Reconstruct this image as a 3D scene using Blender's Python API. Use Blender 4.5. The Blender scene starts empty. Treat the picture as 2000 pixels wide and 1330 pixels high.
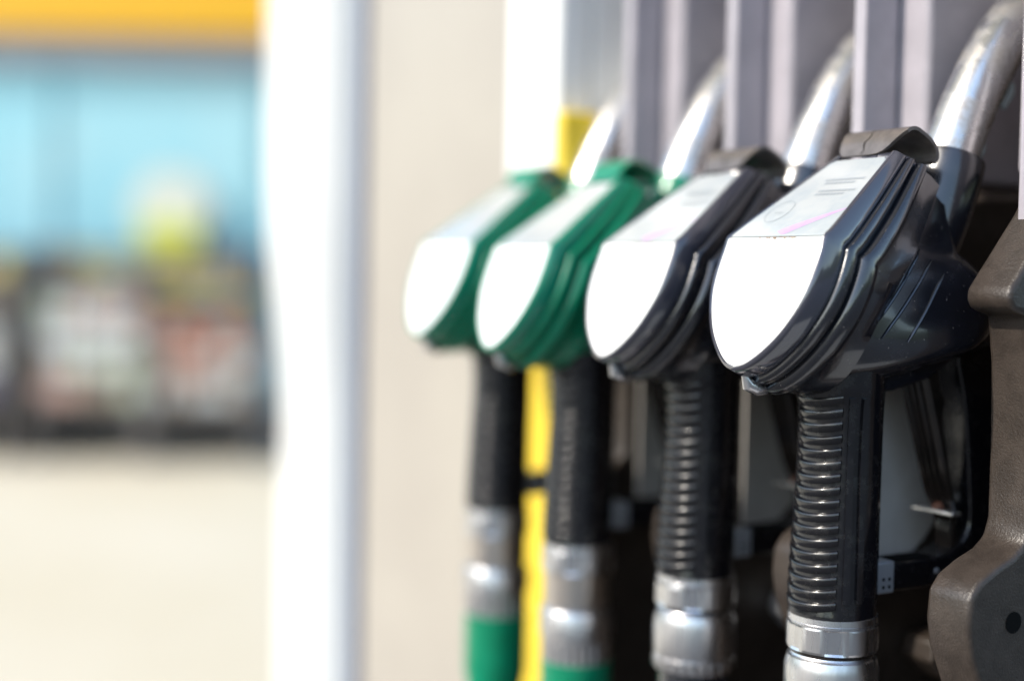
import bpy, math, random
import numpy as np
from mathutils import Vector, Matrix
from mathutils.bvhtree import BVHTree

random.seed(4)
S = bpy.context.scene
COL = S.collection

# ------------------------------------------------------------------ camera
cam = bpy.data.cameras.new("camera")
cam.sensor_width = 36.0
cam.lens = 50.0
cam.clip_start = 0.02
cam.clip_end = 500.0
cam_o = bpy.data.objects.new("camera", cam)
COL.objects.link(cam_o)
CF = Vector((-0.86938949, 0.49187691, -0.04710645))
CR = Vector((0.49154573, 0.87064061, 0.01917613))
CU = Vector((-0.05044508, 0.00648345, 0.99870579))
cam_o.matrix_world = Matrix(((CR.x, CU.x, -CF.x, 0.54075856),
                             (CR.y, CU.y, -CF.y, -0.451591),
                             (CR.z, CU.z, -CF.z, 1.17964247),
                             (0, 0, 0, 1)))
cam.dof.use_dof = True
cam.dof.focus_distance = 0.69
cam.dof.aperture_fstop = 1.75
cam.dof.aperture_blades = 0
S.camera = cam_o

# ------------------------------------------------------------------ world, sun, exposure
SUN_DIR = Vector((-0.10, -0.74, 0.58)).normalized()      # towards the sun
world = bpy.data.worlds.new("World")
S.world = world
world.use_nodes = True
wn = world.node_tree
bg = wn.nodes["Background"]
sky = wn.nodes.new("ShaderNodeTexSky")
sky.sky_type = 'NISHITA'
sky.sun_disc = False
sky.sun_elevation = math.asin(SUN_DIR.z)
sky.sun_rotation = math.atan2(SUN_DIR.x, SUN_DIR.y)
sky.air_density = 1.3
sky.dust_density = 1.2
wn.links.new(sky.outputs[0], bg.inputs[0])
bg.inputs[1].default_value = 0.15
sun = bpy.data.lights.new("sun", 'SUN')
sun.energy = 2.05
sun.angle = math.radians(0.6)
sun.color = (1.0, 0.93, 0.82)
sun_o = bpy.data.objects.new("sun", sun)
COL.objects.link(sun_o)
sun_o.rotation_euler = SUN_DIR.to_track_quat('Z', 'Y').to_euler()
S.view_settings.view_transform = 'Standard'
S.view_settings.look = 'None'
S.view_settings.gamma = 1.0
S.view_settings.exposure = 1.12
S.cycles.max_bounces = 8
S.cycles.use_denoising = True

# ------------------------------------------------------------------ materials
def mat(name, base, rough=0.5, metal=0.0, base2=None, scale=60.0, lo=0.4, hi=0.6, detail=4.0,
        bump=0.0, bscale=None, coat=0.0, rough2=None, metal2=None, stretch=None, spec=0.5, trans=0.0, dust=0.0, dustcol=(0.22, 0.19, 0.17)):
    m = bpy.data.materials.new(name)
    m.use_nodes = True
    nt = m.node_tree
    b = nt.nodes["Principled BSDF"]
    b.inputs["Base Color"].default_value = (*base, 1)
    b.inputs["Roughness"].default_value = rough
    b.inputs["Metallic"].default_value = metal
    b.inputs["Specular IOR Level"].default_value = spec
    b.inputs["Coat Weight"].default_value = coat
    b.inputs["Coat Roughness"].default_value = 0.06
    if trans:
        b.inputs["Transmission Weight"].default_value = trans
    tc = nt.nodes.new("ShaderNodeTexCoord")
    mp = nt.nodes.new("ShaderNodeMapping")
    if stretch:
        mp.inputs["Scale"].default_value = stretch
    nt.links.new(tc.outputs["Object"], mp.inputs["Vector"])
    if base2 is not None:
        n = nt.nodes.new("ShaderNodeTexNoise")
        n.inputs["Scale"].default_value = scale
        n.inputs["Detail"].default_value = detail
        n.inputs["Roughness"].default_value = 0.65
        nt.links.new(mp.outputs[0], n.inputs["Vector"])
        mr = nt.nodes.new("ShaderNodeMapRange")
        mr.inputs[1].default_value = lo
        mr.inputs[2].default_value = hi
        nt.links.new(n.outputs["Fac"], mr.inputs[0])
        mx = nt.nodes.new("ShaderNodeMix")
        mx.data_type = 'RGBA'
        mx.inputs[6].default_value = (*base, 1)
        mx.inputs[7].default_value = (*base2, 1)
        nt.links.new(mr.outputs[0], mx.inputs[0])
        nt.links.new(mx.outputs[2], b.inputs["Base Color"])
        if dust:
            nd = nt.nodes.new("ShaderNodeTexNoise")
            nd.inputs["Scale"].default_value = 620
            nd.inputs["Detail"].default_value = 2.0
            nt.links.new(mp.outputs[0], nd.inputs["Vector"])
            md = nt.nodes.new("ShaderNodeMapRange")
            md.inputs[1].default_value = dust
            md.inputs[2].default_value = dust + 0.05
            nt.links.new(nd.outputs["Fac"], md.inputs[0])
            m2 = nt.nodes.new("ShaderNodeMix")
            m2.data_type = 'RGBA'
            m2.inputs[7].default_value = (*dustcol, 1)
            nt.links.new(mx.outputs[2], m2.inputs[6])
            nt.links.new(md.outputs[0], m2.inputs[0])
            nt.links.new(m2.outputs[2], b.inputs["Base Color"])
        for key, v1, v2 in (("Roughness", rough, rough2), ("Metallic", metal, metal2)):
            if v2 is not None:
                f = nt.nodes.new("ShaderNodeMapRange")
                f.inputs[3].default_value = v1
                f.inputs[4].default_value = v2
                nt.links.new(mr.outputs[0], f.inputs[0])
                nt.links.new(f.outputs[0], b.inputs[key])
    if bump:
        n2 = nt.nodes.new("ShaderNodeTexNoise")
        n2.inputs["Scale"].default_value = bscale or scale
        n2.inputs["Detail"].default_value = 3.0
        nt.links.new(mp.outputs[0], n2.inputs["Vector"])
        bp = nt.nodes.new("ShaderNodeBump")
        bp.inputs["Strength"].default_value = bump
        bp.inputs["Distance"].default_value = 0.001
        nt.links.new(n2.outputs["Fac"], bp.inputs["Height"])
        nt.links.new(bp.outputs[0], b.inputs["Normal"])
    return m

M = {}
M['black'] = mat('black_rubber', (0.008, 0.009, 0.014), 0.22, coat=0.8, spec=0.9, dust=0.71, base2=(0.018, 0.018, 0.024), scale=45, lo=0.45, hi=0.8, rough2=0.33, bump=0.025, bscale=120)
M['green'] = mat('green_rubber', (0.0, 0.19, 0.092), 0.3, coat=0.25, base2=(0.0, 0.225, 0.115), scale=40, bump=0.1, bscale=160)
M['grip'] = mat('grip_rubber', (0.005, 0.005, 0.007), 0.18, coat=0.25, spec=0.6, base2=(0.014, 0.013, 0.013), scale=120, lo=0.5, hi=0.8, rough2=0.5, bump=0.08, bscale=400)
M['bezel_dark'] = mat('smoked_clear_plastic', (0.05, 0.05, 0.066), 0.12, coat=0.9, spec=0.9, bump=0.05, bscale=90)
M['bezel_pale'] = mat('pale_clear_plastic', (0.42, 0.52, 0.55), 0.1, coat=0.4)
M['bezel_green'] = mat('clear_plastic_over_green', (0.01, 0.25, 0.145), 0.14, coat=0.4)
M['plate'] = mat('white_cover_plate', (0.84, 0.83, 0.80), 0.22, coat=0.5)
M['label'] = mat('canopy_dimmed_label', (0.38, 0.42, 0.44), 0.14, base2=(0.45, 0.47, 0.47), scale=35, coat=0.6)  # printed label; its grey also stands in for the dimmer canopy reflection
M['ink'] = mat('grey_print', (0.345, 0.375, 0.395), 0.2, coat=0.5)
M['purple'] = mat('purple_print', (0.50, 0.33, 0.58), 0.2, base2=(0.62, 0.42, 0.62), scale=60, coat=0.5)
M['clip'] = mat('dusty_black_clip', (0.135, 0.112, 0.098), 0.28, coat=0.5, base2=(0.08, 0.066, 0.058), scale=70, rough2=0.5, bump=0.08, bscale=200)
M['dirt'] = mat('grime', (0.20, 0.13, 0.09), 0.8, base2=(0.4, 0.32, 0.25), scale=400)
M['steel'] = mat('worn_steel', (0.80, 0.79, 0.77), 0.26, 1.0, base2=(0.20, 0.155, 0.115), scale=46, lo=0.47, hi=0.72, detail=8,
                 rough2=0.55, metal2=0.55, bump=0.15, bscale=180)
M['alu'] = mat('machined_aluminium', (0.74, 0.74, 0.76), 0.24, 1.0, base2=(0.60, 0.58, 0.58), scale=60, rough2=0.36, bump=0.05, bscale=300, stretch=(1, 1, 0.15))
M['bronze'] = mat('brass_ring', (0.68, 0.62, 0.57), 0.3, 1.0)
M['lever'] = mat('lever_coating', (0.010, 0.008, 0.007), 0.2, coat=0.25, base2=(0.022, 0.016, 0.013), scale=80, bump=0.1, bscale=220)
M['rust'] = mat('rusty_rivet', (0.24, 0.09, 0.05), 0.6, base2=(0.12, 0.05, 0.03), scale=400)
M['bracket'] = mat('cast_grey', (0.45, 0.46, 0.49), 0.42, 0.6, bump=0.2, bscale=500)
M['boot'] = mat('brown_moulding', (0.034, 0.026, 0.021), 0.34, base2=(0.048, 0.037, 0.030), scale=90, detail=6, bump=0.35, bscale=900)
M['yellow'] = mat('yellow_moulding', (0.84, 0.62, 0.03), 0.35, base2=(0.80, 0.56, 0.03), scale=60)
M['fin'] = mat('grey_fin_paint', (0.40, 0.37, 0.405), 0.38, base2=(0.355, 0.33, 0.36), scale=40, bump=0.1, bscale=500)
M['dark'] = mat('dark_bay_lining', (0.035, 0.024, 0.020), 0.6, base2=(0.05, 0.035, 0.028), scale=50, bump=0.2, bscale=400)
M['lit_side'] = mat('lit_side_paint', (0.62, 0.59, 0.56), 0.35, base2=(0.55, 0.52, 0.49), scale=30)  # pale colour stands in for light on the divider's side face
M['panel'] = mat('beige_panel', (0.40, 0.365, 0.315), 0.45, base2=(0.375, 0.34, 0.295), scale=6)
M['trim'] = mat('slate_trim', (0.19, 0.21, 0.28), 0.4)
M['white'] = mat('white_paint', (0.88, 0.88, 0.86), 0.4)
M['black_hole'] = mat('hole_shade_black', (0.004, 0.004, 0.004), 0.9, spec=0.1)  # black fill painted for the shade inside holes and slots

# ------------------------------------------------------------------ mesh helpers
def obj(name, verts, faces, m, parent=None, sharp=35.0, smooth=True):
    me = bpy.data.meshes.new(name)
    me.from_pydata([tuple(v) for v in verts], [], faces)
    me.validate()
    me.update()
    import bmesh
    bm = bmesh.new()
    bm.from_mesh(me)
    bmesh.ops.recalc_face_normals(bm, faces=bm.faces)
    bm.to_mesh(me)
    bm.free()
    if smooth:
        me.polygons.foreach_set("use_smooth", [True] * len(me.polygons))
        me.set_sharp_from_angle(angle=math.radians(sharp))
    me.materials.append(m)
    o = bpy.data.objects.new(name, me)
    COL.objects.link(o)
    if parent is not None:
        o.parent = parent
    return o

def bevel(o, w, seg=2):
    b = o.modifiers.new("bevel", 'BEVEL')
    b.width = w
    b.segments = seg
    b.limit_method = 'ANGLE'
    b.angle_limit = math.radians(30)
    b.harden_normals = False
    return o

def box_vf(x0, x1, y0, y1, z0, z1):
    v = [(x0, y0, z0), (x1, y0, z0), (x1, y1, z0), (x0, y1, z0), (x0, y0, z1), (x1, y0, z1), (x1, y1, z1), (x0, y1, z1)]
    f = [(0, 3, 2, 1), (4, 5, 6, 7), (0, 1, 5, 4), (1, 2, 6, 5), (2, 3, 7, 6), (3, 0, 4, 7)]
    return v, f

def box(name, x0, x1, y0, y1, z0, z1, m, parent=None, bv=0.0, seg=2):
    v, f = box_vf(x0, x1, y0, y1, z0, z1)
    o = obj(name, v, f, m, parent)
    if bv:
        bevel(o, bv, seg)
    return o

def join(parts):
    V, F = [], []
    for v, f in parts:
        k = len(V)
        V += list(v)
        F += [tuple(i + k for i in q) for q in f]
    return V, F

def prism(name, pts, x0, x1, m, parent=None, bv=0.0, seg=3):
    """polygon in (y, z) pushed along x"""
    n = len(pts)
    v = [(x0, p[0], p[1]) for p in pts] + [(x1, p[0], p[1]) for p in pts]
    f = [tuple(range(n)), tuple(range(2 * n - 1, n - 1, -1))]
    f += [(i, (i + 1) % n, n + (i + 1) % n, n + i) for i in range(n)]
    o = obj(name, v, f, m, parent)
    if bv:
        bevel(o, bv, seg)
    return o

def grid(rows, closed=False, cap=False):
    """rows: list of equally long lists of points"""
    V = [p for r in rows for p in r]
    n = len(rows[0])
    F = []
    for i in range(len(rows) - 1):
        for j in range(n if closed else n - 1):
            a, b = i * n + j, i * n + (j + 1) % n
            F.append((a, b, b + n, a + n))
    if cap:
        F.append(tuple(range(n - 1, -1, -1)))
        k = (len(rows) - 1) * n
        F.append(tuple(range(k, k + n)))
    return V, F

def crspline(pts, n):
    """centripetal Catmull-Rom through pts, n samples evenly by parameter (chord length)"""
    P = np.array(pts, float)
    d = np.linalg.norm(np.diff(P, axis=0), axis=1)
    t = np.concatenate([[0], np.cumsum(np.maximum(d, 1e-6) ** 0.5)])
    T = np.zeros_like(P)
    T[1:-1] = (((P[1:-1] - P[:-2]) / (t[1:-1] - t[:-2])[:, None]) * (t[2:] - t[1:-1])[:, None]
               + ((P[2:] - P[1:-1]) / (t[2:] - t[1:-1])[:, None]) * (t[1:-1] - t[:-2])[:, None]) / (t[2:] - t[:-2])[:, None]
    T[0] = (P[1] - P[0]) / (t[1] - t[0])
    T[-1] = (P[-1] - P[-2]) / (t[-1] - t[-2])
    out = []
    for s in np.linspace(0, t[-1], n):
        i = min(max(int(np.searchsorted(t, s, side='right')) - 1, 0), len(P) - 2)
        h = t[i + 1] - t[i]
        u = (s - t[i]) / h
        out.append((2 * u**3 - 3 * u**2 + 1) * P[i] + (u**3 - 2 * u**2 + u) * h * T[i]
                   + (-2 * u**3 + 3 * u**2) * P[i + 1] + (u**3 - u**2) * h * T[i + 1])
    return np.array(out)

def bykey(pts, per):
    """spline with a fixed number of samples per control span (so all loops share parameters)"""
    P = np.array(pts, float)
    out = []
    for i in range(len(P) - 1):
        p0 = P[max(i - 1, 0)]
        p3 = P[min(i + 2, len(P) - 1)]
        p1, p2 = P[i], P[i + 1]
        d1 = max(np.linalg.norm(p1 - p0), 1e-9) ** 0.5
        d2 = max(np.linalg.norm(p2 - p1), 1e-9) ** 0.5
        d3 = max(np.linalg.norm(p3 - p2), 1e-9) ** 0.5
        m1 = (p2 - p1) if i == 0 else ((p1 - p0) / d1 - (p2 - p0) / (d1 + d2) + (p2 - p1) / d2) * d2
        m2 = (p2 - p1) if i == len(P) - 2 else ((p2 - p1) / d2 - (p3 - p1) / (d2 + d3) + (p3 - p2) / d3) * d2
        for k in range(per):
            u = k / per
            out.append((2 * u**3 - 3 * u**2 + 1) * p1 + (u**3 - 2 * u**2 + u) * m1
                       + (-2 * u**3 + 3 * u**2) * p2 + (u**3 - u**2) * m2)
    out.append(P[-1])
    return np.array(out)

def tube_vf(path, radii, n=28, cap=True):
    P = [Vector(p) for p in path]
    rows = []
    nrm = None
    for i, p in enumerate(P):
        t = (P[min(i + 1, len(P) - 1)] - P[max(i - 1, 0)]).normalized()
        if nrm is None:
            nrm = t.orthogonal().normalized()
        nrm = (nrm - t * nrm.dot(t)).normalized()
        bn = t.cross(nrm)
        r = radii[i] if hasattr(radii, '__len__') else radii
        rows.append([p + (nrm * math.cos(a) + bn * math.sin(a)) * r for a in (2 * math.pi * k / n for k in range(n))])
    return grid(rows, closed=True, cap=cap)

def lathe_vf(prof, cx=0.0, cy=0.0, n=48):
    rows = [[(cx + r * math.cos(2 * math.pi * k / n), cy + r * math.sin(2 * math.pi * k / n), z) for k in range(n)] for r, z in prof]
    return grid(rows, closed=True, cap=True)

def sweep_rect(path, wid, thick, m, name, parent, bv=0.002):
    """path in (y, z); wid along x, thick across the path in the plane"""
    rows = []
    for i, (y, z) in enumerate(path):
        a = path[min(i + 1, len(path) - 1)]
        b = path[max(i - 1, 0)]
        t = Vector((a[0] - b[0], a[1] - b[1])).normalized()
        nr = Vector((-t.y, t.x))
        h = (thick[i] if hasattr(thick, '__len__') else thick) / 2
        w = (wid[i] if hasattr(wid, '__len__') else wid) / 2
        rows.append([(w, y + nr.x * h, z + nr.y * h), (-w, y + nr.x * h, z + nr.y * h),
                     (-w, y - nr.x * h, z - nr.y * h), (w, y - nr.x * h, z - nr.y * h)])
    v, f = grid(rows, closed=True, cap=True)
    o = obj(name, v, f, m, parent)
    if bv:
        bevel(o, bv, 3)
    return o

def tag(o, label=None, cat=None, group=None, kind=None):
    if label: o['label'] = label
    if cat: o['category'] = cat
    if group: o['group'] = group
    if kind: o['kind'] = kind
    return o

def empty(name, loc=(0, 0, 0)):
    o = bpy.data.objects.new(name, None)
    COL.objects.link(o)
    o.location = loc
    o.empty_display_size = 0.02
    return o

def dup(root):
    r = root.copy()
    COL.objects.link(r)
    for ch in root.children:
        c = ch.copy()
        COL.objects.link(c)
        c.parent = r
        for g in ch.children:
            d = g.copy()
            COL.objects.link(d)
            d.parent = c
    return r

# ------------------------------------------------------------------ setting
g = obj('forecourt_ground', [(-120, -120, 0), (120, -120, 0), (120, 120, 0), (-120, 120, 0)], [(0, 1, 2, 3)],
        mat('forecourt_concrete', (0.60, 0.55, 0.45), 0.75, base2=(0.54, 0.48, 0.36), scale=0.5, lo=0.35, hi=0.75, bump=0.2, bscale=60), None)
tag(g, kind='structure')
isl = box('pump_island_kerb', -1.5, 1.2, -0.02, 0.75, 0.008, 0.13, mat('island_concrete', (0.42, 0.41, 0.39), 0.8, base2=(0.36, 0.35, 0.33), scale=8), None, 0.02)
tag(isl, kind='structure')
dark_sheet = obj('added_dark_ground', [(-2.4, -60, .004), (60, -60, .004), (60, 60, .004), (-2.4, 60, .004)], [(0, 1, 2, 3)],  # unseen dark ground, added so the black plastic reflects less pale concrete
           mat('dark_ground', (0.05, 0.05, 0.053), 0.8, base2=(0.065, 0.063, 0.062), scale=3, bump=0.3, bscale=120), None)
tag(dark_sheet, kind='structure')
rows_ = []  # unseen ring, added to darken the horizon mirrored in the black plastic
for k in range(120):
    a = 2 * math.pi * k / 120
    h = 8.5 + 2.4 * math.sin(3 * a + 1) + 1.6 * math.sin(11 * a) + 0.9 * math.sin(29 * a + 2)
    c, d = math.cos(a), math.sin(a)
    rows_.append([(58 * c, 58 * d, .002), (60 * c, 60 * d, h * .55), (66 * c, 66 * d, h), (80 * c, 80 * d, h * 1.1), (118 * c, 118 * d, .002)])
v, f = grid(rows_)
n_ = 5
f += [(119 * n_ + j, j, j + 1, 119 * n_ + j + 1) for j in range(4)]
tag(obj('added_horizon_blocker', v, f, mat('dark_horizon', (0.035, 0.05, 0.02), 0.9, base2=(0.06, 0.065, 0.03), scale=.4, bump=0.5, bscale=1.2), None, 80), kind='structure')
ZN = 1.2

# canopy over the pumps: the roof that shades the island from the sky above
cp = box('forecourt_canopy', -7.0, 1.2, -2.6, 1.8, 4.6, 5.3, mat('canopy_sheet', (0.72, 0.72, 0.70), 0.5), None, 0.02)
tag(cp, kind='structure')

# ------------------------------------------------------------------ fuel dispenser
disp = empty('fuel_dispenser', (0, 0.3, 0.13))
tag(disp, 'beige and grey fuel dispenser with brown moulded nozzle bays and one yellow divider', 'fuel pump')
DOFF = Vector((0, 0.3, 0.13))

def dchild(o):
    o.parent = disp
    o.location = -DOFF
    return o

dchild(box('back_wall', -0.41, 0.077, 0.262, 0.29, 0.5, 2.1, M['dark'], None))
dchild(box('cabinet', -0.748, 0.078, 0.292, 0.68, 0.131, 2.15, M['panel'], None, 0.006))
dchild(box('front_panel', -0.735, -0.432, 0.104, 0.290, 0.131, 2.1, M['panel'], None, 0.006))
dchild(box('edge_trim', -0.753, -0.737, 0.098, 0.290, 0.131, 2.1, M['trim'], None, 0.004))
dchild(box('display_housing', -0.447, -0.372, 0.0995, 0.129, 1.254, 1.75, M['white'], None, 0.004))
dchild(box('lower_panel', -0.430, 0.078, 0.11, 0.290, 0.131, 0.695, M['fin'], None, 0.006))
dchild(box('header_panel', -0.430, 0.078, 0.09, 0.290, 1.76, 2.1, M['panel'], None, 0.006))

LOW = [(.258, .030), (.112, .022), (.106, .013), (.0763, -.0235), (.0755, -.029), (.079, -.0335), (.0905, -.0365), (.0940, -.0600), (.0955, -.100),
       (.0955, -.135), (.0925, -.144), (.0855, -.1495), (.074, -.1540), (.063, -.1600), (.0572, -.1670), (.0560, -.1810), (.0585, -.1950),
       (.0664, -.2123), (.075, -.240), (.084, -.300), (.088, -.40), (.089, -.50), (.258, -.50)]
LOW = [(y, z + ZN) for y, z in LOW]
for k in range(5):
    xd = 0.057 - 0.114 * k
    lo = M['yellow'] if k == 4 else M['boot']
    if k < 4:
        dchild(bevel(obj('divider_fin', *box_vf(xd - .005 + (.004 if k == 0 else 0), xd + .0045 + (.004 if k == 0 else 0), .104, .1285, ZN - .015, 1.758), M['fin']), .0012, 2))
    o = dchild(bevel(obj('divider_post', *box_vf(xd - .026, xd + .026, .130, .260, ZN + .034, 1.758), M['fin']), .004, 3))
    if k < 4:
        b = dchild(prism('nozzle_boot', LOW, xd - .006, xd + .021, lo, None, .0055, 4))
    else:
        def slab_xz(name, pts, y0, y1, parent=None, bv=.005):
            n = len(pts)
            v = [(x, y0, z) for x, z in pts] + [(x, y1, z) for x, z in pts]
            f = [tuple(range(n)), tuple(range(2 * n - 1, n - 1, -1))] + [(i, (i + 1) % n, n + (i + 1) % n, n + i) for i in range(n)]
            return bevel(obj(name, v, f, lo, parent), bv, 4)
        b = dchild(slab_xz('nozzle_boot', [(-.371, 1.30), (-.356, 1.30), (-.356, 1.19), (-.3535, 1.165), (-.3535, 1.04), (-.355, .98), (-.358, .88), (-.362, .70), (-.424, .70), (-.423, .90), (-.420, .975),
                   (-.414, 1.000), (-.412, 1.012), (-.419, 1.030), (-.417, 1.052), (-.407, 1.072), (-.402, 1.095), (-.402, 1.165), (-.371, 1.19)], .094, .129))
        b['label'] = 'yellow moulded boot at the far end'
        o.data.materials[0] = M['white']
        continue
    # black disc painted as the shaded inside of a screw hole
    v, f = tube_vf([(xd + .0208, .0862, ZN - .181), (xd + .0213, .0862, ZN - .181)], .0052, 24)
    h = obj('screw_hole', v, f, M['black_hole'], b)
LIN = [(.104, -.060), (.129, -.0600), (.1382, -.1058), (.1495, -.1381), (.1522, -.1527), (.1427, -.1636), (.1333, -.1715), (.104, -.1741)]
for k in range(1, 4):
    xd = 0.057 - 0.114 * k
    dchild(prism('lit_side_patch', [(y, z + ZN) for y, z in LIN], xd + .0213, xd + .0232, M['lit_side'], None, .0008))  # added pale patch imitating the lit side of the divider
for k in range(4):
    xk = -0.114 * k
    dchild(prism('latch', [(.128, .972), (.131, .983), (.150, .988), (.26, .988), (.26, .960), (.140, .960)], xk - .036, xk - .012, M['bracket'] if k == 1 else M['boot'], None, .002))

# ------------------------------------------------------------------ nozzle
PER = 5
L0 = [(.0195, .0575, .0433), (.0287, .0272, .0205), (.0352, .0048, .0036), (.0361, 0, 0), (.0366, -.0014, -.0040), (.0368, -.0073, -.0200),
      (.0345, -.0113, -.0310), (.0265, -.0167, -.0460), (.0155, -.0207, -.0570), (.0072, -.0226, -.0622), (0, -.0233, -.0640)]
BD = [(.87, -.49), (.88, -.47), (.88, -.47), (.88, -.47), (.90, -.42), (.965, -.26), (.97, -.24), (.98, -.22), (.97, -.24), (.97, -.24), (.97, -.24)]
DK = [.62, .9, 1, 1, 1, 1, 1, 1, 1, 1, 1]
E1 = [(.0225, .086, .0275), (.031, .066, .0015), (.036, .0565, -.0085), (.0368, .0495, -.018), (.037, .0465, -.022), (.0368, .042, -.029),
      (.0355, .0365, -.0385), (.0325, .0295, -.054), (.026, .0265, -.0655), (.014, .025, -.0745), (0, .0245, -.0785)]
FL1 = [(.0170, .090, .022), (.0215, .083, -.003), (.0250, .080, -.010), (.0265, .079, -.015), (.0280, .077, -.020), (.0295, .074, -.028),
       (.0312, .072, -.036), (.0322, .068, -.048), (.0300, .064, -.0590), (.0185, .061, -.0685), (0, .060, -.0715)]
FL2 = [(.0150, .099, .018), (.0205, .099, -.004), (.0255, .099, -.010), (.0285, .1000, -.014), (.0305, .101, -.018), (.0335, .103, -.026),
       (.0362, .104, -.036), (.0370, .101, -.0460), (.0335, .097, -.0545), (.0195, .095, -.0610), (0, .095, -.0635)]
RR = [(0, .105, .014), (0, .110, -.006), (0, .119, -.010), (0, .125, -.0145), (0, .130, -.019), (0, .134, -.027),
      (0, .1345, -.036), (0, .129, -.046), (0, .120, -.052), (0, .110, -.056), (0, .104, -.059)]

l0 = bykey(L0, PER)
bd = bykey([(0, a, b) for a, b in BD], PER)
bd /= np.linalg.norm(bd, axis=1)[:, None]
dk = bykey([(k, 0, 0) for k in DK], PER)[:, 0]
tan = np.gradient(l0, axis=0)
tan[-1] = (-1, 0, 0)
tan /= np.linalg.norm(tan, axis=1)[:, None]
nf = np.cross(tan, bd)
for i in range(len(nf)):
    s = nf[i][0] if abs(nf[i][0]) > 0.3 else -nf[i][2]
    if s < 0:
        nf[i] = -nf[i]
nf[-1][0] = 0
nf /= np.linalg.norm(nf, axis=1)[:, None]

def offs(d, o):
    r = l0 + bd * (d * dk)[:, None] + nf * o
    r[-1][0] = 0
    return r

def full(lp):
    """right half top->bottom, then left half bottom->top"""
    r = [tuple(p) for p in lp]
    return r + [(-p[0], p[1], p[2]) for p in reversed(r[:-1])]

bezel_loops = [offs(.0006, -.0016), offs(-.0008, -.0004), offs(-.0004, .0007), offs(.0012, .0014), offs(.004, .0020), offs(.0075, .0025), offs(.0108, .0024), offs(.0116, .0018), offs(.0118, .0006)]
shell_loops = [offs(d, o) for d, o in ((.0110, .0002), (.0120, .0010), (.0123, .0030), (.0130, .0040), (.0150, .0045), (.0180, .0044), (.0188, .0038), (.0194, .0016),
                                       (.0206, .0014), (.0212, .0036), (.0222, .0056), (.0250, .0066), (.0285, .0067), (.0300, .0062), (.0312, .0040), (.034, .0034), (.040, .0036))]
e1 = bykey(E1, PER)
E2X = bykey([(x, 0, 0) for x in (.0150, .0205, .0240, .0250, .0255, .0258, .0255, .0240, .0195, .0105, 0)], PER)[:, 0]
e2 = e1.copy()
e2[:, 0] = E2X
e2[:, 1] += .0012
e2[6 * PER:, 2] += .0010
e15 = e1 + (e2 - e1) * .3
e15[:, 0] = e1[:, 0] - (e1[:, 0] - e2[:, 0]) * .06
f1, f2, rr = bykey(FL1, PER), bykey(FL2, PER), bykey(RR, PER)
shell_loops += [e1, e15, e2]
def cr(p0, p1, p2, p3, u):
    return 0.5 * (2 * p1 + (p2 - p0) * u + (2 * p0 - 5 * p1 + 4 * p2 - p3) * u * u + (3 * p1 - p0 - 3 * p2 + p3) * u**3)
for a in range(1, 7):
    shell_loops.append(cr(e2, e2, f1, f2, a / 6))
for a in range(1, 7):
    shell_loops.append(cr(e2, f1, f2, f2, a / 6))
for a in range(1, 9):
    th = a / 8 * math.pi / 2
    q = f2 + (rr - f2) * math.sin(th) * 1.0
    q[:, 0] = f2[:, 0] * math.cos(th)
    shell_loops.append(q)

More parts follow.
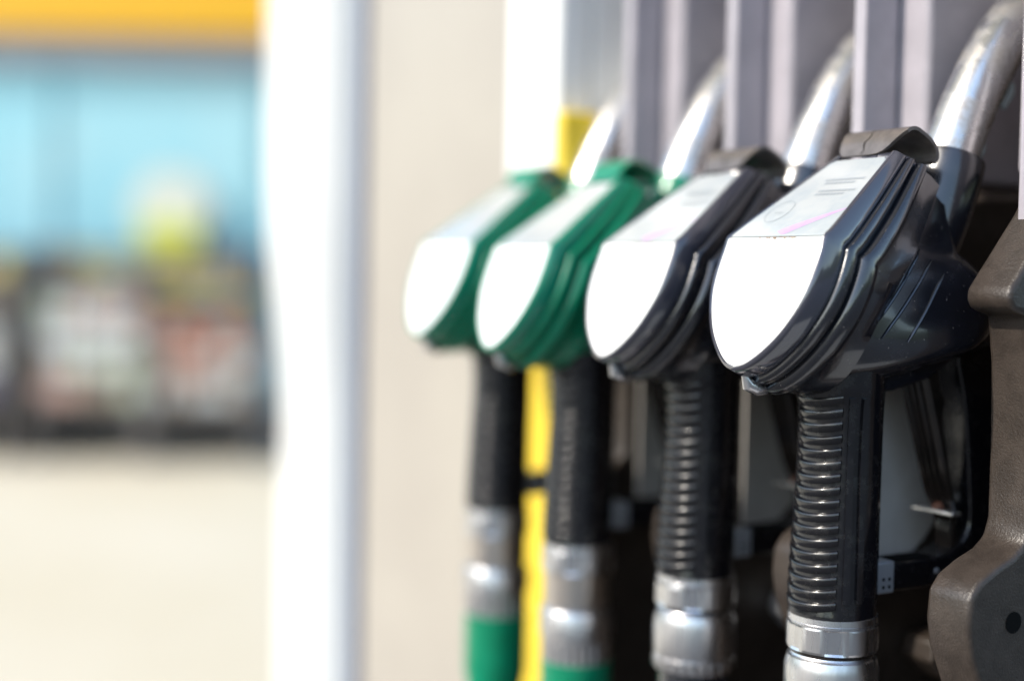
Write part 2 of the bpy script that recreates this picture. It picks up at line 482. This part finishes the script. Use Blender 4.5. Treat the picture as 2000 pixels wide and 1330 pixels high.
def make_nozzle(kind):
    green = kind == 'green'
    body = M['green'] if green else M['black']
    bez = M['bezel_green'] if green else M['bezel_dark']
    root = empty('fuel_nozzle')
    # ---- rubber shell
    rows = [full(l) for l in shell_loops]
    v, f = grid(rows)
    n = len(rows[0])
    top = [r * n for r in range(len(rows))] + [r * n + n - 1 for r in reversed(range(len(rows)))]
    f.append(tuple(top))
    sh = obj('body_shell', v, f, body, root, 50)
    bvh = BVHTree.FromPolygons([Vector(p) for p in v], f)
    # moulded lines on the flanks
    parts = []
    for sx in (1, -1):
        for (a, b) in (((.0735, -.0045), (.0435, -.0400)), ((.0795, -.0095), (.0450, -.0485)), ((.0850, -.0165), (.0590, -.0505))):
            L, R_, C_ = [], [], []
            for k in range(15):
                u = k / 14
                y = a[0] + (b[0] - a[0]) * u
                z = a[1] + (b[1] - a[1]) * u
                t = Vector((0, b[0] - a[0], b[1] - a[1])).normalized()
                side = Vector((0, -t.z, t.y)) * (.0011 * min(1, 6 * u + .25, 6 * (1 - u) + .25))
                row = []
                for q, lift in ((-1, -.0006), (-.55, .0007), (0, .0010), (.55, .0007), (1, -.0006)):
                    o_ = Vector((sx * .08, y, z)) + side * q
                    hit = bvh.ray_cast(o_, Vector((-sx, 0, 0)))
                    x = hit[0].x if hit[0] is not None else sx * .03
                    row.append((x + sx * lift, o_.y, o_.z))
                L.append(row)
            parts.append(grid(L))
    v2, f2_ = join(parts)
    obj('moulded_line', v2, f2_, body, sh)['kind'] = 'stuff'
    # ---- bezel, plates
    v, f = grid([full(l) for l in bezel_loops])
    bz = obj('clear_bezel', v, f, bez, root, 60)
    obj('cap_screw', *tube_vf([(0, -.0165, -.0668), (0, -.0140, -.0718), (0, -.0080, -.0742), (0, -.0030, -.0752)], [.0015, .0034, .0036, .0020], 16), M['alu'], bz)
    fl = l0[3 * PER:]
    inset = fl - nf[3 * PER:] * .0011
    N = np.array((0, -math.cos(math.radians(20)), math.sin(math.radians(20))))
    def slab(name, pts, N, m, parent, lift=.0, th=.0014):
        k = len(pts)
        v = [tuple(np.array(p) + N * lift) for p in pts] + [tuple(np.array(p) + N * (lift - th)) for p in pts]
        f = [tuple(range(k)), tuple(range(2 * k - 1, k - 1, -1))] + [(i, (i + 1) % k, k + (i + 1) % k, k + i) for i in range(k)]
        return obj(name, v, f, m, parent)
    low = [(p[0], p[1], p[2]) for p in inset]
    low[0] = (.0347, -.00015, -.0004)
    ring = low + [(-p[0], p[1], p[2]) for p in reversed(low[:-1])]
    bevel(slab('face_plate', ring, N, M['plate'], root, .0002), .0005, 2)
    sl = math.radians(36.9)
    U = np.array((0, math.cos(sl), math.sin(sl)))
    N2 = np.array((0, -math.sin(sl), math.cos(sl)))
    def lp(x, s, n=0.0):
        return tuple(np.array((x, 0, 0)) + U * s + N2 * n)
    half = [(.0346, .0006), (.0338, .006), (.0317, .017), (.0278, .033), (.0238, .050), (.0212, .060), (.0200, .0650), (.0170, .0675)]
    ring = [lp(x, s) for x, s in half] + [lp(-x, s) for x, s in reversed(half)]
    lab = bevel(slab('label_plate', ring, N2, M['label'], root, .0002), .0004, 2)
    if not green:
        # faint print: ring emblem, two rows of small type, purple swoosh, grime in the seam
        R_ = [[lp(-.0172 + r * math.cos(a) * .85, .0215 + r * math.sin(a) * 1.0, .00035) for a in (2 * math.pi * k / 40 for k in range(41))] for r in (.0088, .0094)]
        v, f = grid(R_)
        pr = [(v, f)]
        rnd = random.Random(7)
        for s0, x0, x1 in ((.0475, -.008, .019), (.0445, -.006, .016), (.0375, -.004, .022), (.0345, -.004, .017)):
            x = x0
            while x < x1:
                w = rnd.uniform(.0010, .0030)
                pr.append(([lp(x, s0, .00035), lp(x + w, s0, .00035), lp(x + w, s0 + .0019, .00035), lp(x, s0 + .0019, .00035)], [(0, 1, 2, 3)]))
                x += w + .0006
        pr.append(([lp(-.020, .0200, .00035), lp(-.014, .0200, .00035), lp(-.014, .0208, .00035), lp(-.020, .0208, .00035)], [(0, 1, 2, 3)]))
        v, f = join(pr)
        obj('printed_emblem', v, f, M['ink'], lab, smooth=False)
        A, B = [], []
        for k in range(13):
            u = k / 12
            x = .001 + .0300 * u
            s = .0015 + .021 * u ** .85
            w = .0045 * (1 - u) ** .8 + .0004
            A.append(lp(x - w * .6, s + w * .5, .0003))
            B.append(lp(x + w * .6, max(s - w * .5, .0009), .0003))
        A = [p for p in A if abs(p[0]) < .031]
        v, f = grid([A, B[:len(A)]])
        obj('printed_swoosh', v, f, M['purple'], lab, smooth=False)
        parts = []
        for k in range(26):
            x = rnd.uniform(-.012, .016)
            w = rnd.uniform(.0004, .0016)
            z = rnd.uniform(.0004, .0016)
            c = np.array((x, -.0002, -.0004)) + N * .0005
            D = np.array((0, -math.sin(math.radians(20)), -math.cos(math.radians(20))))
            parts.append(([tuple(c), tuple(c + (w, 0, 0)), tuple(c + np.array((w * .7, 0, 0)) + D * z), tuple(c + np.array((w * .2, 0, 0)) + D * z * .7)], [(0, 1, 2, 3)]))
        v, f = join(parts)
        gr = obj('grime_flake', v, f, M['dirt'], lab, smooth=False)
        gr['kind'] = 'stuff'
    # ---- clip round the top of the cover
    prof = crspline([(0, .0592, .0428), (0, .0606, .0470), (0, .0628, .0522), (0, .0655, .0553), (0, .0705, .0562), (0, .0757, .0542), (0, .0815, .0508), (0, .0858, .0462), (0, .0864, .0410), (0, .0838, .0382)], 161)
    def pp(x, q, off=0.0):
        k = min(max(q, 0), 1) * 160
        a = int(min(k, 159)); w = k - a
        p = prof[a] * (1 - w) + prof[a + 1] * w
        t = prof[min(a + 2, 160)] - prof[max(a - 1, 0)]
        t = t / np.linalg.norm(t)
        return (x, p[1] + t[2] * off, p[2] - t[1] * off)
    cols = [(-.0228, .16, .42), (-.0222, .07, .55), (-.0205, .02, .72), (-.018, .0, .92), (-.015, 0, 1), (-.010, 0, 1), (-.005, 0, 1), (0, 0, 1), (.005, .01, 1), (.009, .04, 1), (.0125, .10, 1), (.016, .17, 1), (.019, .235, 1), (.0212, .275, 1)]
    NV = 26
    outer = [[pp(x, a + (b - a) * k / NV) for k in range(NV + 1)] for x, a, b in cols]
    inner = [[pp(x, a + (b - a) * k / NV, .0019) for k in range(NV + 1)] for x, a, b in cols]
    vo, fo = grid(outer)
    vi, fi_ = grid(inner)
    K = len(vo); W_ = NV + 1; NC = len(cols)
    f = fo + [tuple(i + K for i in reversed(q)) for q in fi_]
    ringi = [k for k in range(W_)] + [c * W_ + NV for c in range(1, NC)] + [(NC - 1) * W_ + k for k in range(NV - 1, -1, -1)] + [c * W_ for c in range(NC - 2, 0, -1)]
    f += [(ringi[i], ringi[(i + 1) % len(ringi)], ringi[(i + 1) % len(ringi)] + K, ringi[i] + K) for i in range(len(ringi))]
    cl = bevel(obj('cover_clip', vo + vi, f, M['green'] if green else M['clip'], root, 40), .0004, 2)
    A_, B_ = [], []
    for k in range(9):
        q = .02 + .36 * k / 8
        x = -.0060 + .0012 * math.sin(k * 1.7) + .0045 * (k / 8)
        wd = .0005 + .0006 * math.exp(-((k - 3) / 1.2) ** 2)
        A_.append(pp(x - wd / 2, q, -.00015)); B_.append(pp(x + wd / 2, q, -.00015))
    v, f = grid([A_, B_])
    obj('clip_crack', v, f, M['black_hole'], cl, smooth=False)
    # glassy lump of the bezel's end under the clip
    v, f = tube_vf([(.006, .0600, .0410), (.0125, .0650, .0405), (.0180, .0690, .0370), (.0205, .0720, .0290)], [.002, .0038, .0042, .0022], 14)
    obj('bezel_tip', v, f, bez, bz)
    # ---- collar and spout
    sp = crspline([(0, .098, -.006), (0, .1080, .022), (0, .1172, .0475), (0, .1290, .0728), (0, .1415, .0945), (0, .1600, .1180), (0, .1850, .1350), (0, .2150, .1420), (0, .245, .143)], 40)
    col = [(0, .0960, -.010), (0, .1015, .001), (0, .1055, .011), (0, .1098, .0225), (0, .1145, .0355), (0, .1168, .0423), (0, .1176, .0446), (0, .1176, .0446), (0, .1172, .0436)]
    obj('spout_collar', *tube_vf(col, [.0162, .0175, .0182, .0184, .0182, .0181, .0175, .0152, .0140], 40), body, root, 60)
    spo = obj('spout', *tube_vf(sp, .0147, 36), M['steel'], root)
    parts = [tube_vf([(0, .1335, .0420), (0, .1385, .0500), (0, .1408, .0555)], [.0022, .0030, .0012], 10),
             tube_vf([(0, .1545, .0730), (0, .1590, .0815), (0, .1612, .0870)], [.0016, .0030, .0012], 10)]
    v, f = join(parts)
    obj('spout_tab', v, f, M['bezel_pale'], spo)
    # ---- hood behind the trigger with its little studs
    hd = obj('trigger_hood', *tube_vf([(0, .120, -.034), (0, .134, -.037), (0, .1455, -.0425), (0, .1510, -.0455), (0, .1540, -.0470)], [.0150, .0125, .0078, .0055, .0030], 24), M['black'], root)
    # ---- underside lip
    prism('under_lip', [(.040, -.0705), (.046, -.0785), (.070, -.0760), (.094, -.0705), (.112, -.0600), (.120, -.0520), (.100, -.0500), (.06, -.062)], -.0135, .0135, M['black'], root, .003)
    # ---- grip
    def grad(z):
        pts = [(-.066, .0232), (-.074, .0226), (-.083, .0204), (-.095, .0194), (-.110, .0194), (-.130, .0205), (-.150, .0214), (-.170, .0222), (-.190, .0227)]
        zs = [p[0] for p in pts][::-1]; rs = [p[1] for p in pts][::-1]
        return float(np.interp(z, zs, rs))
    def gr_(z, az):
        """az measured from -y; rear keeps its full radius, the front is waisted"""
        k = 0.5 + 0.5 * math.cos(az)
        return .0214 + (grad(z) - .0214) * k
    def gp(z, az, e=0.0):
        r = gr_(z, az) + e
        return (r * math.sin(az), .0460 - r * math.cos(az) + (z + .066) * .012, z)
    NA = 96
    rows = []
    for z in np.linspace(-.064, -.1885, 60):
        row = []
        for k in range(NA):
            az = 2 * math.pi * k / NA - math.pi
            e = 0.0
            if abs(az) < math.radians(51) and -.186 < z < -.079:
                e = -.0006
            row.append(gp(z, az, e))
        rows.append(row)
    v, f = grid(rows, closed=True, cap=True)
    grip = obj('grip', v, f, M['grip'], root, 50)
    # ribs wrapped round the front of the grip
    for k in range(17):
        zc = -.0815 - .00635 * k
        rows = []
        for j in range(25):
            az = math.radians(-50 + 100 * j / 24)
            tilt = (1 - math.cos(az)) * .0058
            fade = 1.0
            row = []
            for dz, e in ((.0024, -.0014), (.0023, .0002), (.0020, .0008), (.0013, .0011), (.0003, .0011), (-.0014, .0008), (-.0022, .0003), (-.0024, -.0014)):
                row.append(gp(zc + dz + tilt, az, e * fade))
            rows.append(row)
        v, f = grid(rows, closed=True, cap=True)
        obj('grip_rib', v, f, M['grip'], grip, 40)
    for sx in (1, -1):
        for a0, a1 in ((58, 67), (76, 84)):
            rows = []
            for z in np.linspace(-.0785, -.1795, 24):
                row = []
                for q in range(6):
                    az = math.radians(a0 + (a1 - a0) * (0, .04, .35, .65, .96, 1)[q]) * sx
                    row.append(gp(z, az, -.0010 if q in (0, 5) else .0017))
                rows.append(row)
            v, f = grid(rows, cap=False)
            v2 = list(v); n = 6
            f = list(f) + [tuple(range(n)), tuple(range(len(v) - n, len(v)))]
            obj('grip_strip', v2, f, M['grip'], grip, 30)
    # ---- metal ferrule, swivel, hose
    cy = .0444
    v, f = lathe_vf([(.0210, -.1875), (.0224, -.1885), (.0226, -.1915), (.0219, -.1921), (.0219, -.1926), (.0227, -.1932), (.0229, -.1940), (.0229, -.2050), (.0225, -.2062), (.0212, -.2065)], 0, cy, 120)
    v = [tuple(p) for p in v]
    for i, p in enumerate(v):       # milled wrench flats on the lower band
        if -.2055 < p[2] < -.1935:
            a = math.atan2(p[1] - cy, p[0])
            d = (a + math.radians(8)) % math.radians(60) - math.radians(30)
            rr_ = math.hypot(p[0], p[1] - cy)
            k = min(rr_, .0218 / math.cos(d)) / rr_
            v[i] = (p[0] * k, cy + (p[1] - cy) * k, p[2])
    fe = obj('ferrule', v, f, M['alu'], root, 12)
    if green:
        prof_ = [(.0205, -.2055), (.0206, -.2100), (.0208, -.2290), (.0214, -.2296), (.0228, -.2304), (.0236, -.2320), (.0236, -.2470), (.0230, -.2478), (.0212, -.2482),
                 (.0212, -.2500), (.0222, -.2506), (.0222, -.2640), (.0200, -.2650)]
    else:
        prof_ = [(.0205, -.2055), (.0206, -.2085), (.0212, -.2095), (.0222, -.2103), (.0228, -.2125), (.0236, -.2160), (.0237, -.2310), (.0234, -.2342), (.0226, -.2350),
                 (.0226, -.2358), (.0236, -.2364), (.0236, -.2420), (.0226, -.2430), (.0200, -.2432)]
    v, f = lathe_vf(prof_, 0, cy, 72)
    v = [tuple(p) for p in v]
    for i, p in enumerate(v):                   # knurl on the lower lip
        if (not green and -.2421 < p[2] < -.2363) or (green and -.2641 < p[2] < -.2505):
            if (i % 72) % 3 == 0:
                v[i] = (p[0] * .955, cy + (p[1] - cy) * .955, p[2])
    sw = obj('swivel', v, f, M['alu'], root, 30)
    v, f = lathe_vf([(.0204, -.2064), (.0214, -.2068), (.0214, -.2270), (.0205, -.2276)] if green else [(.0204, -.2064), (.02115, -.2068), (.02115, -.2082), (.0205, -.2086)], 0, cy, 48)
    obj('seal_ring', v, f, M['bronze'] if green else M['lever'], sw)
    hp = crspline([(0, cy, -.2640 if green else -.2425), (0, cy, -.30), (0, cy - .002, -.42), (0, cy + .004, -.60), (0, cy + .03, -.76), (0, cy + .075, -.84), (0, cy + .10, -.86)], 36)
    obj('hose', *tube_vf(hp, [.0226 if i < 5 else .0195 for i in range(36)] if green else [.0205 if i < 5 else .0180 for i in range(36)], 28), M['green'] if green else M['black'], root, 25)
    # ---- guard
    gpth = crspline([(.0705, -.1718), (.085, -.1722), (.100, -.1720), (.1170, -.1702), (.1290, -.1650), (.1375, -.1550), (.1410, -.1400), (.1412, -.120), (.1400, -.100), (.1365, -.078), (.130, -.055)], 44)
    th = np.interp(np.linspace(0, 1, 44), [0, .35, .5, .62, .75, 1], [.0148, .0150, .0180, .0240, .0270, .0270])
    gd = sweep_rect([tuple(p) for p in gpth], .0185, list(th), M['grip'], 'trigger_guard', root, .0022)
    box('guard_channel', -.0062, .0062, .0800, .1180, -.1655, -.16405, M['black_hole'], gd, 0)
    for (y, z) in ((.1067, -.1712), (.1216, -.1694), (.1368, -.1672)):
        v, f = tube_vf([(.0088, y, z), (.0098, y, z), (.0102, y, z)], [.0017, .0016, .0009], 14)
        obj('guard_rivet', v, f, M['bracket'], gd)
    br = bevel(obj('guard_bracket', *box_vf(-.0098, .0098, .0640, .0768, -.1800, -.1634), M['bracket'], root), .0012, 3)
    for y, z in ((.0690, -.1725), (.0730, -.1725), (.0690, -.1765), (.0730, -.1765)):
        v, f = tube_vf([(.0096, y, z), (.01005, y, z)], .0009, 12)
        obj('bracket_hole', v, f, M['black_hole'], br)
    # ---- trigger lever: ribbed front, wavy back
    front = bykey([(.0915, -.0580), (.0938, -.0692), (.0968, -.0786), (.1047, -.1029), (.1132, -.1290), (.1200, -.1450), (.1205, -.1560), (.1205, -.168)], 4)
    back = bykey([(.1005, -.0560), (.1016, -.0670), (.1030, -.0740), (.1078, -.0835), (.1060, -.0885), (.1085, -.1004), (.1155, -.1240), (.1228, -.1440), (.1252, -.1580), (.1255, -.168)], 4)
    fi = np.array([[np.interp(u, np.linspace(0, 1, len(front)), front[:, c]) for c in (0, 1)] for u in np.linspace(0, 1, 44)])
    bi = np.array([[np.interp(u, np.linspace(0, 1, len(back)), back[:, c]) for c in (0, 1)] for u in np.linspace(0, 1, 44)])
    rows = []
    for i in range(44):
        u = i / 43
        w = np.interp(u, [0, .1, .6, .82, 1], [.0100, .0108, .0098, .0066, .0058])
        gdp = .0022 * min(1, max(0, (u - .05) * 14), max(0, (.80 - u) * 10))
        row = []
        for xx, dpt in ((-1, .0012), (-.88, 0), (-.62, 0), (-.50, 1), (-.38, 1), (-.26, 0), (-.16, 0), (-.06, 1), (.06, 1), (.16, 0), (.26, 0), (.38, 1), (.50, 1), (.62, 0), (.88, 0), (1, .0012)):
            d = gdp if dpt == 1 else dpt
            row.append((xx * w, fi[i][0] + d, fi[i][1]))
        row += [(w, bi[i][0], bi[i][1]), (-w, bi[i][0], bi[i][1])]
        rows.append(row)
    v, f = grid(rows, closed=True, cap=True)
    lv = obj('trigger_lever', v, f, M['lever'], root, 40)
    bevel(obj('latch_pin', *box_vf(-.0170, .0125, .1135, .1205, -.1430, -.1409), M['steel'], root), .0005, 2)
    v, f = tube_vf([(-.001, .1175, -.1415), (-.001, .1175, -.1385), (-.001, .1175, -.1372)], [.0035, .0032, .0015], 14)
    obj('latch_rivet', v, f, M['rust'], lv)
    return root

GRP = 'fuel nozzles hanging in the dispenser'
nb = make_nozzle('black')
nb.location = (0, 0, ZN)
tag(nb, 'nearest black fuel nozzle, sharp in focus, with purple stripe on its white label', 'fuel nozzle', GRP)
nb2 = dup(nb)
nb2.location = (-.1145, -.001, ZN - .002)
nb2.rotation_euler = (0, 0, math.radians(-1.0))
tag(nb2, 'black fuel nozzle hanging between the nearest black nozzle and the green ones', 'fuel nozzle', GRP)
ng = make_nozzle('green')
ng.location = (-.2285, -.010, ZN - .003)
ng.rotation_euler = (0, 0, math.radians(-2.0))
tag(ng, 'nearer of the two green fuel nozzles, hanging directly beside a black nozzle', 'fuel nozzle', GRP)
ng2 = dup(ng)
ng2.location = (-.348, -.002, ZN)
ng2.rotation_euler = (0, 0, math.radians(0.5))
tag(ng2, 'farthest green fuel nozzle, in front of the yellow boot by the beige panel', 'fuel nozzle', GRP)

# ------------------------------------------------------------------ white pillar behind the dispenser
pl = empty('canopy_pillar', (-1.889, .5635, 0))
tag(pl, 'white round pillar standing behind the beige end of the dispenser', 'pillar')
v, f = lathe_vf([(.101, .14), (.101, .93), (.105, 1.0), (.117, 1.12), (.129, 1.24), (.133, 1.34), (.133, 4.6)], 0, 0, 64)
obj('column', v, f, M['white'], pl)
v, f = lathe_vf([(.16, .005), (.16, .12), (.15, .14), (.10, .14)], 0, 0, 48)
obj('base_plate', v, f, M['fin'], pl)

# ------------------------------------------------------------------ shop behind
az = math.atan2(CF.y, CF.x)
FD = Vector((math.cos(az), math.sin(az), 0))            # away from the dispenser, towards the shop
RT = Vector((FD.y, -FD.x, 0))
shop = empty('petrol_station_shop', (-8.5, 1.87, 0))
shop.rotation_euler = (0, 0, math.atan2(RT.y, RT.x))
tag(shop, 'petrol station shop with yellow fascia, glass front painted in reflected sky blue and dark grey plinth', 'shop')
# local axes: x to the right along the front, y away from the camera
Mblue = mat('painted_sky_blue', (0.27, 0.58, 0.70), 0.12, base2=(0.38, 0.64, 0.73), scale=1.2, lo=.35, hi=.65)  # sky reflection painted into the base colour of the panes
Mgrey = mat('grey_band', (0.36, 0.38, 0.45), 0.5)
Mpl = mat('plinth_render', (0.17, 0.155, 0.15), 0.6)
Mfas = mat('yellow_fascia_sheet', (0.80, 0.44, 0.02), 0.4)
W0, W1 = -2.6, 3.2
box('fascia', W0, W1, -.12, .2, 2.62, 3.4, Mfas, shop, .01)
box('soffit_band', W0, W1, -.04, .2, 2.44, 2.615, Mgrey, shop, .01)
box('plinth', W0, W1, -.03, .25, 0.004, .30, Mpl, shop, .01)
box('wall', W0, W1, .26, 4.0, 0.004, 3.3, M['panel'], shop, .01)
edges = [-2.6, -1.75, -.52, .8, 2.0, 3.2]
for i in range(5):
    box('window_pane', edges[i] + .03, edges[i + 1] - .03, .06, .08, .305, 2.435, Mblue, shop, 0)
for e in edges:
    w = .05 if abs(e + .52) > .01 else .10
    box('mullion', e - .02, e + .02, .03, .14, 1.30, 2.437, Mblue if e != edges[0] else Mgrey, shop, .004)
    box('mullion', e - w, e + w, -.01, .14, .303, 1.298, Mpl, shop, .004)

def goods(name, label, cat, x0, x1, z0, z1, cols, y=-.45, nx=3, nz=2):
    """a rack of coloured cartons on a wire stand in front of the shop"""
    r = empty(name, shop.matrix_basis @ Vector(((x0 + x1) / 2, y, 0)))
    r.rotation_euler = shop.rotation_euler
    tag(r, label, cat, 'racks of goods in front of the shop')
    hw = (x1 - x0) / 2
    dx, dz = (x1 - x0) / nx, (z1 - z0) / nz
    for i in range(nx):
        for j in range(nz):
            m = cols[(i + j * nx) % len(cols)]
            box('carton', -hw + i * dx + .008, -hw + (i + 1) * dx - .008, -.10, .12, z0 + j * dz + .012, z0 + (j + 1) * dz - .010, m, r, .008)
    for j in range(nz + 1):
        box('shelf', -hw, hw, -.12, .14, z0 + j * dz - .010, z0 + j * dz + .010, Mpl, r, 0)
    for s in (-1, 1):
        box('leg', s * hw - .012, s * hw + .012, -.13, .15, .004, z1 + .02, Mpl, r, 0)
    return r
def fm(n, c): return mat(n, c, .5)
c_or, c_pk, c_wh, c_bl = fm('red_carton', (.56, .20, .13)), fm('pink_carton', (.62, .40, .34)), fm('white_carton', (.66, .68, .68)), fm('blue_carton', (.26, .40, .62))
c_ye, c_pg, c_br, c_na = fm('yellow_carton', (.66, .56, .16)), fm('pale_green_carton', (.52, .60, .46)), fm('brown_carton', (.30, .24, .19)), fm('navy_carton', (.14, .13, .21))
rg = random.Random(11)
def mix(cols, n): return [rg.choice(cols) for _ in range(n)]
goods('goods_rack', 'rack of red and pink cartons by the shop front near the white pillar', 'display rack', .26, .90, .36, .90, mix([c_or, c_pk, c_pk, c_wh, c_br], 20), nx=5, nz=4)
goods('goods_rack', 'rack of white and pale cartons in the middle of the shop front', 'display rack', -.42, .22, .36, 1.0, mix([c_wh, c_wh, c_wh, c_pk, c_pg, c_br], 20), nx=5, nz=4)
goods('goods_rack', 'rack of blue cartons at the left edge of the shop front', 'display rack', -1.35, -.62, .36, .84, mix([c_bl, c_bl, c_wh, c_na], 12), nx=4, nz=3)
goods('goods_rack', 'tall rack of yellow and navy goods behind the middle rack', 'display rack', -.32, .84, .98, 1.28, mix([c_ye, c_pg, c_na, c_br, c_wh, c_na], 21), y=-.14, nx=7, nz=3)
goods('goods_rack', 'tall rack of brown and yellow goods at the left of the shop', 'display rack', -1.40, -.66, .92, 1.26, mix([c_ye, c_br, c_br, c_na], 10), y=-.14, nx=5, nz=2)
sg = empty('hanging_placard', shop.matrix_basis @ Vector((.27, -.02, 1.24)))
sg.rotation_euler = shop.rotation_euler
tag(sg, 'yellow green placard with pale top fixed to the shop window', 'placard')
v, f = tube_vf([(0, -.02, .30), (0, .02, .30)], .25, 32)
obj('pale_disc', v, f, fm('pale_disc_print', (.62, .66, .60)), sg)
box('lower_board', -.18, .18, -.045, -.021, .03, .22, fm('lime_board', (.60, .64, .05)), sg, .004)
